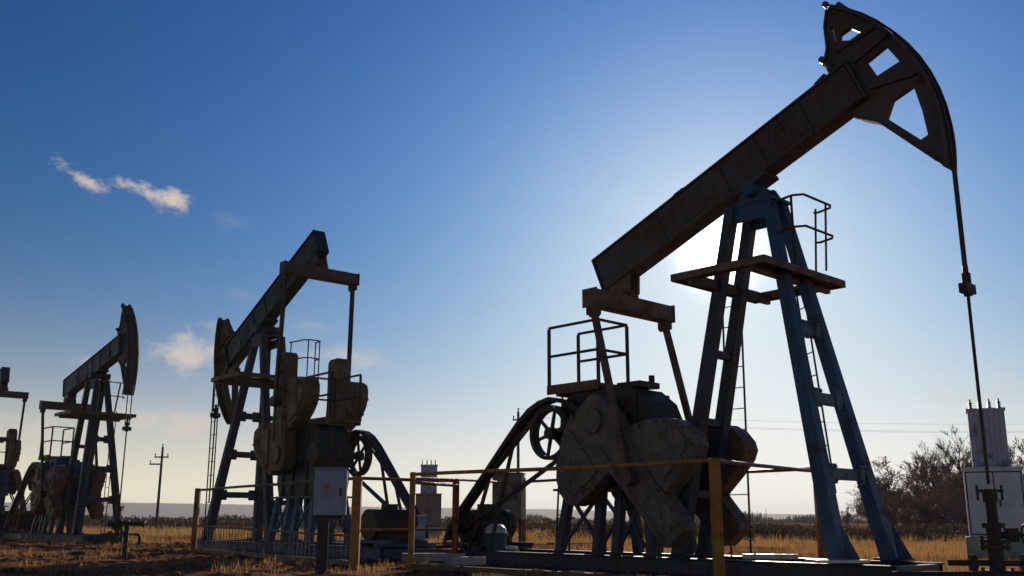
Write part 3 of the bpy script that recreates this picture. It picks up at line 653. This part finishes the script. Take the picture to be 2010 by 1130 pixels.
rst = nn(nt, 'ShaderNodeMapRange'); rst.inputs[1].default_value = .57; rst.inputs[2].default_value = .64; rst.inputs[4].default_value = .75; L(nst.outputs['Fac'], rst.inputs[0])
nea = nn(nt, 'ShaderNodeMapRange'); nea.inputs[1].default_value = 40; nea.inputs[2].default_value = 28; L(sp.outputs['Y'], nea.inputs[0])
mst = nn(nt, 'ShaderNodeMath', operation='MULTIPLY'); L(rst.outputs[0], mst.inputs[0]); L(nea.outputs[0], mst.inputs[1])
oil = nn(nt, 'ShaderNodeMix', data_type='RGBA'); L(mst.outputs[0], oil.inputs[0]); L(fm.outputs[2], oil.inputs[6]); oil.inputs[7].default_value = (.035, .024, .02, 1)
L(oil.outputs[2], b.inputs['Base Color'])
bp = nn(nt, 'ShaderNodeBump'); bp.inputs['Strength'].default_value = .6; bp.inputs['Distance'].default_value = .04; L(nb.outputs['Fac'], bp.inputs['Height']); L(bp.outputs[0], b.inputs['Normal'])
me.materials.append(gm)
go = bpy.data.objects.new('ground', me); COL.objects.link(go); tag(go, 'brown clodded earth running out into a dry straw coloured field', 'ground', kind='structure')

# ------------------------------------------------------------------ dry grass (blades), scrub and clods
def quads(name, P, mat, label, cat):
    """P: (n,4,3) faces"""
    n = len(P); me = bpy.data.meshes.new(name); me.vertices.add(n*4); me.vertices.foreach_set('co', P.astype(np.float32).ravel())
    me.loops.add(n*4); me.loops.foreach_set('vertex_index', np.arange(n*4)); me.polygons.add(n)
    me.polygons.foreach_set('loop_start', np.arange(0, n*4, 4)); me.polygons.foreach_set('loop_total', np.full(n, 4)); me.update(calc_edges=True)
    me.materials.append(mat); o = bpy.data.objects.new(name, me); COL.objects.link(o); tag(o, label, cat, kind='stuff'); return o
rng = np.random.default_rng(5)
def blades(x, y, h, w=.012, lean=.5):
    n = len(x); a = rng.uniform(0, 2*np.pi, n); l = rng.uniform(0, lean, n) * h; th = rng.uniform(0, np.pi, n)
    z = height(x, y) * np.clip((75 - y) / 25, 0, 1)*np.clip((x + 45) / 20, 0, 1)*np.clip((40 - x) / 20, 0, 1) - .02
    bx, by = np.cos(th)*w/2, np.sin(th)*w/2; dx, dy = np.cos(a)*l, np.sin(a)*l
    P = np.zeros((n, 4, 3)); P[:, 0] = np.stack([x - bx, y - by, z], -1); P[:, 1] = np.stack([x + bx, y + by, z], -1)
    P[:, 2] = np.stack([x + dx + bx*.25, y + dy + by*.25, z + h], -1); P[:, 3] = np.stack([x + dx - bx*.25, y + dy - by*.25, z + h], -1); return P
def tufts(n, x0, x1, y0, y1, hmin, hmax, per, dens=None, w=.012, sp=.12):
    cx, cy = rng.uniform(x0, x1, n), rng.uniform(y0, y1, n)
    k = fbm(cx*.3, cy*.3, 71, 3) + rng.uniform(-.12, .12, n); keep = k > (dens if dens is not None else -1); cx, cy = cx[keep], cy[keep]
    hh = np.repeat(rng.uniform(hmin, hmax, len(cx)), per); X = np.repeat(cx, per) + rng.normal(0, sp, len(cx)*per); Y = np.repeat(cy, per) + rng.normal(0, sp, len(cx)*per)
    return blades(X, Y, hh*rng.uniform(.6, 1.1, len(X)), w)
G = np.concatenate([
    tufts(13000, -34, 34, 34, 84, .08, .40, 9, .035, .022, .25),
    tufts(5200, 2.5, 22, 15.2, 36, .07, .24, 12, -.06, .012),
    tufts(900, 6.2, 14, 12.4, 18, .05, .16, 14, -.02, .010),
    tufts(1500, -2, 5, 19, 36, .06, .22, 12, -.02, .012),
    tufts(2600, -26, 4, 15, 36, .05, .19, 10, .05, .012),
    tufts(300, -3, 4, 13, 34, .06, .2, 12, .04, .012)])
# loose clods of earth
ICO = []; g_ = (1 + 5**.5) / 2
ICV = np.array([(-1, g_, 0), (1, g_, 0), (-1, -g_, 0), (1, -g_, 0), (0, -1, g_), (0, 1, g_), (0, -1, -g_), (0, 1, -g_), (g_, 0, -1), (g_, 0, 1), (-g_, 0, -1), (-g_, 0, 1)]) / math.hypot(1, g_)
ICF = np.array([(0, 11, 5), (0, 5, 1), (0, 1, 7), (0, 7, 10), (0, 10, 11), (1, 5, 9), (5, 11, 4), (11, 10, 2), (10, 7, 6), (7, 1, 8), (3, 9, 4), (3, 4, 2), (3, 2, 6), (3, 6, 8), (3, 8, 9), (4, 9, 5), (2, 4, 11), (6, 2, 10), (8, 6, 7), (9, 8, 1)])
def clods(n):
    x, y = rng.uniform(-24, 6.5, n), rng.uniform(13.2, 34, n); k = fbm(x*.5, y*.5, 91, 3) + rng.uniform(-.15, .15, n) - np.clip((x + 1) / 8, 0, .2); kp = k > -.02; x, y = x[kp], y[kp]; n = len(x)
    r_ = .022 * np.exp(rng.normal(0, .6, n)); r_ = np.minimum(r_, .13)
    V = ICV[None] * rng.uniform(.65, 1.25, (n, 12, 1)) * r_[:, None, None] * np.array([1.25, 1.0, .75]); a = rng.uniform(0, 6.28, n); c_, s_ = np.cos(a)[:, None], np.sin(a)[:, None]
    V = np.stack([V[..., 0]*c_ - V[..., 1]*s_ + x[:, None], V[..., 0]*s_ + V[..., 1]*c_ + y[:, None], V[..., 2] + (height(x, y) + r_*.25)[:, None]], -1)
    F = (ICF[None] + (np.arange(n)*12)[:, None, None]).reshape(-1, 3); me = bpy.data.meshes.new('soil_clods'); me.vertices.add(n*12); me.vertices.foreach_set('co', V.astype(np.float32).ravel())
    me.loops.add(F.size); me.loops.foreach_set('vertex_index', F.ravel()); me.polygons.add(len(F)); me.polygons.foreach_set('loop_start', np.arange(0, F.size, 3)); me.polygons.foreach_set('loop_total', np.full(len(F), 3)); me.update(calc_edges=True)
    me.materials.append(gm); o = bpy.data.objects.new('soil_clods', me); COL.objects.link(o); tag(o, 'loose clods of reddish earth scattered over the pad', 'soil', kind='stuff')
clods(12000)
quads('dry_grass', G, STRAW, 'dry straw coloured grass lit from behind, growing round the pads', 'grass')
def scrub_line(p0, p1, n, wid, h, sz):
    u = rng.uniform(0, 1, n); c = np.stack([p0[0] + (p1[0]-p0[0])*u, p0[1] + (p1[1]-p0[1])*u], -1) + rng.normal(0, wid, (n, 2))
    top = h * (.25 + 1.0*vnoise(c[:, 0]*.28, c[:, 1]*.28, 5)**1.4 + .65*vnoise(c[:, 0]*1.3, c[:, 1]*1.3, 15)**2); top = np.minimum(top, h*1.15); z = rng.uniform(0, 1, n)**1.3 * top * (.75 + .25*vnoise(c[:, 0]*4, c[:, 1]*4, 25))
    P = np.zeros((n, 4, 3)); a = rng.normal(0, 1, (n, 3)); a /= np.linalg.norm(a, axis=1)[:, None]; b_ = np.cross(a, rng.normal(0, 1, (n, 3))); b_ /= np.linalg.norm(b_, axis=1)[:, None]
    s = sz*rng.uniform(.5, 1.3, n)[:, None]; C = np.stack([c[:, 0], c[:, 1], z], -1)
    P[:, 0] = C - a*s - b_*s*.35; P[:, 1] = C + a*s - b_*s*.35; P[:, 2] = C + a*s + b_*s*.35; P[:, 3] = C - a*s + b_*s*.35; return P
quads('scrub', np.concatenate([scrub_line((3.5, 47), (27, 38), 26000, 1.8, .62, .075), scrub_line((25.5, 59), (42, 54), 12000, 1.0, 1.7, .10), scrub_line((-60, 96), (4, 66), 22000, 3.5, .95, .13)]), SCRUB, 'low dark scrub in a band across the field below the trees and hills', 'scrub')

# ------------------------------------------------------------------ bare trees
def tree_mesh(seed, h, spread, levels=5):
    rd = random.Random(seed); tr = MB(); cr = MB(); tips = []
    def grow(p, d, L_, r, lev):
        pts = [p]; rs = [r]; q = p.copy(); dd = d.copy(); n = 4 if lev < 2 else 3
        for k in range(n):
            dd = (dd + Vector((rd.uniform(-1, 1), rd.uniform(-1, 1), rd.uniform(-.3, .8))) * (.12 if lev == 0 else .22)).normalized()
            q = q + dd * L_ / n; pts.append(q.copy()); rs.append(r * (1 - .45*(k+1)/n))
        (tr if lev < 2 else cr).tube(pts, r, 7 if lev < 2 else 3, cap=False, rs=rs)
        if lev >= levels: tips.append(q); return
        nb = rd.randint(6, 8) if lev == 0 else rd.randint(3, 4)
        for k in range(nb):
            f = rd.uniform(.05, 1.0) if lev == 0 else rd.uniform(.3, 1.0); i = min(n - 1, int(f*n)); s0 = pts[i].lerp(pts[i+1], f*n - i if f < 1 else 1)
            az = rd.uniform(0, 2*math.pi); sd = Vector((math.cos(az), math.sin(az), 0)); nd = (dd * rd.uniform(.6, 1.0) + sd * spread * rd.uniform(.6, 1.1) + Vector((0, 0, .25))).normalized()
            grow(s0, nd, L_ * rd.uniform(.48, .68), max(.011, rs[i] * rd.uniform(.45, .6)), lev + 1)
        grow(q, dd, L_ * .6, max(.011, rs[-1]*.85), lev + 1)
    grow(Vector((0, 0, -.1)), Vector((0, 0, 1)), h * .42, h * .022, 0)
    return tr, cr, tips
def leaves(m, tips, n, sz, rd, rad):
    for k in range(n):
        c = rd.choice(tips) + Vector((rd.gauss(0, rad), rd.gauss(0, rad), rd.gauss(0, rad)))
        a = Vector((rd.gauss(0, 1), rd.gauss(0, 1), rd.gauss(0, 1))).normalized(); b2 = a.cross(Vector((rd.gauss(0, 1), rd.gauss(0, 1), rd.gauss(0, 1)))).normalized(); s = sz*rd.uniform(.5, 1.2)
        m.add([c - a*s - b2*s*.5, c + a*s - b2*s*.5, c + a*s + b2*s*.5, c - a*s + b2*s*.5], [(0, 1, 2, 3)])
protos = []
for k, (sd, lf, sp_) in enumerate(((3, 0, .75), (8, 900, .95), (15, 1700, 1.0), (21, 250, .7))):
    tr, cr, tips = tree_mesh(sd, 7, sp_, 5)
    t = thing('bare_tree', None, 'tree'); tr.build('trunk', BARK, t); rd = random.Random(sd)
    zz = max(p.z for p in tips); t['top'] = zz
    cr.build('crown', TWIG, t)
    if lf:
        m = MB(); leaves(m, tips, lf, .075, rd, .13); m.build('dry_foliage', LEAF, t)
    protos.append(t)
CAMP = Vector((0, 0, CZ))
T = [  # image column, row of the top, distance, kind, label
    (1752, 905, 62, 2, 'rounded russet tree just past the outer blue front leg'),
    (1712, 938, 72, 1, 'short brown tree close behind the outer blue front leg'),
    (1796, 930, 58, 2, 'dense low russet tree between the rounded russet tree and the tall bare one'),
    (1836, 876, 66, 3, 'slender half bare tree left of the tallest bare tree'),
    (1872, 848, 62, 0, 'tallest bare tree, its fine twigs spread beside the lavender kiosk'),
    (1893, 905, 56, 2, 'thick russet tree half hidden by the lavender kiosk'),
    (1925, 868, 70, 0, 'bare tree rising directly behind the lavender kiosk tower'),
    (1990, 880, 60, 1, 'brown tree beyond the lavender kiosk at the photo edge'),
    (2020, 862, 64, 3, 'half bare tree cut by the photo edge beyond the lavender kiosk'),
    (1682, 980, 95, 1, 'small distant brown tree seen between the two blue front legs'),
    (1662, 994, 110, 2, 'smallest russet tree at the end of the row, between the blue front legs'),
    (1735, 950, 85, 3, 'half bare tree behind the short brown one'),
    (1852, 925, 74, 2, 'dense russet tree at the foot of the tallest bare tree'),
    (1772, 955, 52, 1, 'bushy brown tree in front of the rounded russet tree'),
    (1822, 958, 50, 2, 'low bushy russet tree in front of the slender half bare one'),
    (1868, 962, 48, 1, 'bushy brown tree standing low before the tallest bare tree'),
    (1742, 970, 56, 2, 'dark bush beside the foot of the outer blue front leg'),
    (1845, 948, 54, 2, 'dark thicket between the slender half bare tree and the tallest bare one'),
    (1790, 985, 46, 2, 'lowest dark bush, in front of the dense low russet tree'),
    (1702, 968, 80, 2, 'dark round bush just inside the outer blue front leg'),
    (1905, 940, 58, 1, 'brown bush showing beside the cabinet of the lavender kiosk'),
    (1815, 915, 78, 1, 'hazy brown tree behind the dense low russet tree')]
tf, tt = 1913.26, .2333
def direction(u, v):
    a, b = (u - 1005) / tf, (565 - v) / tf; return Vector((a, math.cos(tt) - b*math.sin(tt), math.sin(tt) + b*math.cos(tt)))
used = set()
for i, (u, v, D, k, lab) in enumerate(T):
    d = direction(u, v); p = d * (D / d.y); hh = (p.z + CZ) * 1.1
    o = protos[k] if k not in used else copy_tree(protos[k]); used.add(k)
    s = hh / protos[k]['top']; wsc = s * random.uniform(.95, 1.25) * (1.25 if k == 2 else 1)
    o.location = (p.x, p.y, 0); o.scale = (wsc, wsc, s); o.rotation_euler = (0, 0, random.uniform(0, 6.28)); tag(o, lab, 'tree', 'trees at the edge of the field')

# ------------------------------------------------------------------ far hills and treeline
m = MB(); xs = np.linspace(-2600, 2600, 261)
ridge = 24 + 14*(vnoise(xs/700 + 9.3, xs*0 + .5, 4)) + 4*(vnoise(xs/150, xs*0 + 1.5, 6) - .5) + 2.5*(vnoise(xs/35, xs*0 + 3.5, 8) - .5)
ridge *= np.interp(xs, [-2600, -900, 100, 500, 2600], [1.1, 1.08, .8, .55, .5])
rows = [(2000, 0), (2120, .35), (2260, .75), (2380, 1.0), (2560, .7), (2900, 0)]
V = [(x, y, max(-.5, h_*k - .5)) for y, k in rows for x, h_ in zip(xs, ridge)]; n = len(xs)
F = [(j*n + i, j*n + i + 1, (j+1)*n + i + 1, (j+1)*n + i) for j in range(len(rows) - 1) for i in range(n - 1)]
m.add(V, F, True); o = m.build('hills', HILLM); tag(o, 'low lavender hills fading along the horizon', 'hills', kind='structure')
def far_wood(n, x0, x1, y0, y1, h, sz):
    x = rng.uniform(x0, x1, n); y = y0 + (y1 - y0)*(x - x0)/(x1 - x0) + rng.normal(0, 6, n); top = h*(.3 + 1.1*vnoise(x*.12, x*0, 9)**1.5 + .5*vnoise(x*.55, x*0, 19)**2); z = rng.uniform(0, 1, n)*top
    P = np.zeros((n, 4, 3)); w = sz*rng.uniform(.3, 1, n); hh = sz*rng.uniform(.8, 2.5, n); a = rng.uniform(0, np.pi, n)
    for k, (sx, sz_) in enumerate(((-1, 0), (1, 0), (.25, 1), (-.25, 1))): P[:, k] = np.stack([x + sx*w*.6*np.cos(a) + sz_*rng.normal(0, .25, n)*(k == 9), y + sx*w*np.sin(a), sz_*(z*.8 + .15*top)], -1)
    return P
quads('far_woods', np.concatenate([far_wood(9000, -260, 40, 420, 380, 2.2, .7), far_wood(12000, 40, 190, 330, 260, 2.6, .5)]), SCRUB, 'distant line of bare woods below the hills', 'woods')

# ------------------------------------------------------------------ sun, sky, clouds
sd = direction(1415, 490).normalized(); el = math.asin(sd.z); rot = math.atan2(sd.x, sd.y)
sun = bpy.data.lights.new('sun', 'SUN'); sun.energy = 4.0; sun.angle = math.radians(.53); sun.color = (1, .86, .68)
so = bpy.data.objects.new('sun', sun); COL.objects.link(so); so.rotation_euler = sd.to_track_quat('Z', 'Y').to_euler()
W = bpy.data.worlds.new('World'); S.world = W; W.use_nodes = True; nt = W.node_tree; nt.nodes.clear(); L = nt.links.new
out = nn(nt, 'ShaderNodeOutputWorld'); bg = nn(nt, 'ShaderNodeBackground'); bg.inputs['Strength'].default_value = .10; L(bg.outputs[0], out.inputs[0])
sky = nn(nt, 'ShaderNodeTexSky'); sky.sky_type = 'NISHITA'; sky.sun_disc = False; sky.sun_elevation = el; sky.sun_rotation = rot; sky.altitude = 200; sky.air_density = 1.0; sky.dust_density = 1.0; sky.ozone_density = 3.0
tc = nn(nt, 'ShaderNodeTexCoord'); D_ = tc.outputs['Generated']
def vm(op, a, b=None):
    n = nn(nt, 'ShaderNodeVectorMath', operation=op); L(a, n.inputs[0])
    if b is not None:
        if isinstance(b, (tuple, list, Vector)): n.inputs[1].default_value = tuple(b)
        else: L(b, n.inputs[1])
    return n.outputs['Value'] if op in ('DOT_PRODUCT', 'LENGTH') else n.outputs[0]
def ma(op, a, b=None, c=None, clamp=False):
    n = nn(nt, 'ShaderNodeMath', operation=op); n.use_clamp = clamp
    for i, q in enumerate((a, b, c)):
        if q is None: continue
        if isinstance(q, (int, float)): n.inputs[i].default_value = q
        else: L(q, n.inputs[i])
    return n.outputs[0]
def mixc(f, a, b, mode='MIX'):
    n = nn(nt, 'ShaderNodeMix', data_type='RGBA', blend_type=mode)
    for i, q in ((0, f), (6, a), (7, b)):
        if isinstance(q, (int, float)): n.inputs[i].default_value = q
        elif isinstance(q, tuple): n.inputs[i].default_value = (*q, 1)
        else: L(q, n.inputs[i])
    return n.outputs[2]
# glow of the air round the sun, and the sun itself
dist = vm('LENGTH', vm('SUBTRACT', vm('NORMALIZE', D_), tuple(sd)))         # ~ angle in radians
def gauss(w): return ma('EXPONENT', ma('MULTIPLY', ma('POWER', ma('DIVIDE', dist, w), 2), -1))
def expo(w): return ma('EXPONENT', ma('MULTIPLY', dist, -1 / w))
el_ = ma('MAXIMUM', vm('DOT_PRODUCT', vm('NORMALIZE', D_), (0, 0, 1)), 0.0)
low = ma('EXPONENT', ma('MULTIPLY', el_, -1 / .05)); mid_ = ma('EXPONENT', ma('MULTIPLY', el_, -1 / .22)); near = expo(.08); wide = expo(.3)
gm_ = nn(nt, 'ShaderNodeGamma'); gm_.inputs[1].default_value = 1.5; L(sky.outputs[0], gm_.inputs[0])
sep = nn(nt, 'ShaderNodeSeparateColor'); L(gm_.outputs[0], sep.inputs[0]); comb = nn(nt, 'ShaderNodeCombineColor')
SUNC = (1.0, .94, .82)
core = ma('ADD', ma('MULTIPLY', gauss(.024), 70.0), ma('MULTIPLY', expo(.03), 4.0))
for i_, (A_, B_, W_, C_, U_) in enumerate(((.0087, .40, 0.0, 3.373, .008), (.0134, .311, .17, 2.341, .135), (.0162, 0.0, 1.28, .685, .25))):
    x_ = ma('ADD', ma('ADD', ma('MULTIPLY', sep.outputs[i_], A_), ma('MULTIPLY', near, B_)), ma('ADD', ma('MULTIPLY', wide, W_), ma('ADD', ma('MULTIPLY', low, C_), ma('MULTIPLY', mid_, U_))))
    y_ = ma('MULTIPLY', ma('SUBTRACT', 1.0, ma('EXPONENT', ma('MULTIPLY', x_, -1.0))), 9.6)
    L(ma('ADD', y_, ma('MULTIPLY', core, SUNC[i_])), comb.inputs[i_])
col = comb.outputs[0]
# clouds
pn = nn(nt, 'ShaderNodeTexNoise'); pn.inputs['Scale'].default_value = 26; pn.inputs['Detail'].default_value = 9; pn.inputs['Roughness'].default_value = .68
mpn = nn(nt, 'ShaderNodeMapping'); mpn.inputs['Scale'].default_value = (1, 1, 1.6); L(D_, mpn.inputs[0]); L(mpn.outputs[0], pn.inputs['Vector'])
def blob(u, v, ru, rv, tilt=0):
    c = direction(u, v).normalized(); e1 = c.cross(Vector((0, 0, 1))).normalized(); e2 = e1.cross(c).normalized()
    ct, st = math.cos(tilt), math.sin(tilt); a1 = e1*ct + e2*st; a2 = e2*ct - e1*st
    w = vm('SUBTRACT', vm('NORMALIZE', D_), tuple(c)); x = ma('DIVIDE', vm('DOT_PRODUCT', w, tuple(a1)), ru/tf); y = ma('DIVIDE', vm('DOT_PRODUCT', w, tuple(a2)), rv/tf)
    return ma('SUBTRACT', 1.0, ma('SQRT', ma('ADD', ma('MULTIPLY', x, x), ma('MULTIPLY', y, y))))
def clouds(base, blobs, soft, colr, op, rough=1.3):
    mk = None
    for bl in blobs: q = blob(*bl); mk = q if mk is None else ma('MAXIMUM', mk, q)
    f = ma('ADD', mk, ma('MULTIPLY', ma('SUBTRACT', pn.outputs['Fac'], .5), rough*2))
    mr = nn(nt, 'ShaderNodeMapRange', interpolation_type='SMOOTHSTEP'); L(f, mr.inputs[0]); mr.inputs[1].default_value = .1; mr.inputs[2].default_value = soft; f = ma('MULTIPLY', mr.outputs[0], op)
    # puffs are brighter on top than below
    return mixc(f, base, colr)
col = clouds(col, [(150, 346, 56, 17, -.5), (178, 362, 34, 15, -.3), (258, 364, 38, 15, -.2), (290, 376, 54, 20, -.4), (336, 394, 40, 25, -.3)], 1.3, (6.8, 5.8, 5.0), .95, 2.0)
col = clouds(col, [(378, 694, 90, 52, -.1), (345, 830, 120, 36, -.1)], 1.2, (6.8, 6.0, 5.2), .85, 1.6)
col = clouds(col, [(60, 850, 120, 60, 0), (170, 715, 60, 18, 0), (1930, 770, 170, 40, .15), (700, 700, 130, 30, 0), (200, 860, 160, 60, 0)], 1.5, (6.6, 6.0, 5.3), .62, 1.5)
col = clouds(col, [(445, 432, 60, 24, -.2), (480, 582, 50, 22, 0), (620, 640, 90, 20, -.1)], 1.6, (6.2, 5.8, 5.4), .22, 1.5)
L(col, bg.inputs[0])

# ------------------------------------------------------------------ haze
m = MB(); m.bb((-3700, -60, -1.6), (3700, 3500, 42)); hz = m.build('haze', MATS['far_hill']); hz.data.materials.clear()
hm, hnt, hout = new_mat('haze'); pv = nn(hnt, 'ShaderNodeVolumePrincipled'); pv.inputs['Color'].default_value = (.86, .88, .97, 1); pv.inputs['Density'].default_value = .0002; pv.inputs['Anisotropy'].default_value = .25
hnt.links.new(pv.outputs[0], hout.inputs['Volume']); hz.data.materials.append(hm); tag(hz, 'pale blue haze lying over the field and hills', 'haze', kind='stuff')

# ------------------------------------------------------------------ camera and render settings
cd = bpy.data.cameras.new('camera'); cd.sensor_width = 36; cd.lens = 1913.26 / 2010 * 36; cd.clip_end = 20000; cd.clip_start = .1
co = bpy.data.objects.new('camera', cd); COL.objects.link(co)
Mr = Matrix.Rotation(math.pi/2 + .2333, 4, 'X') @ Matrix.Rotation(.0029, 4, 'Z')
co.matrix_world = Matrix.Translation((0, 0, CZ)) @ Mr
S.camera = co
S.render.engine = 'CYCLES'; S.cycles.use_denoising = True; S.cycles.max_bounces = 8; S.cycles.volume_bounces = 0; S.cycles.sample_clamp_indirect = 6
S.view_settings.view_transform = 'Standard'; S.view_settings.look = 'None'; S.view_settings.exposure = 0; S.view_settings.gamma = 1
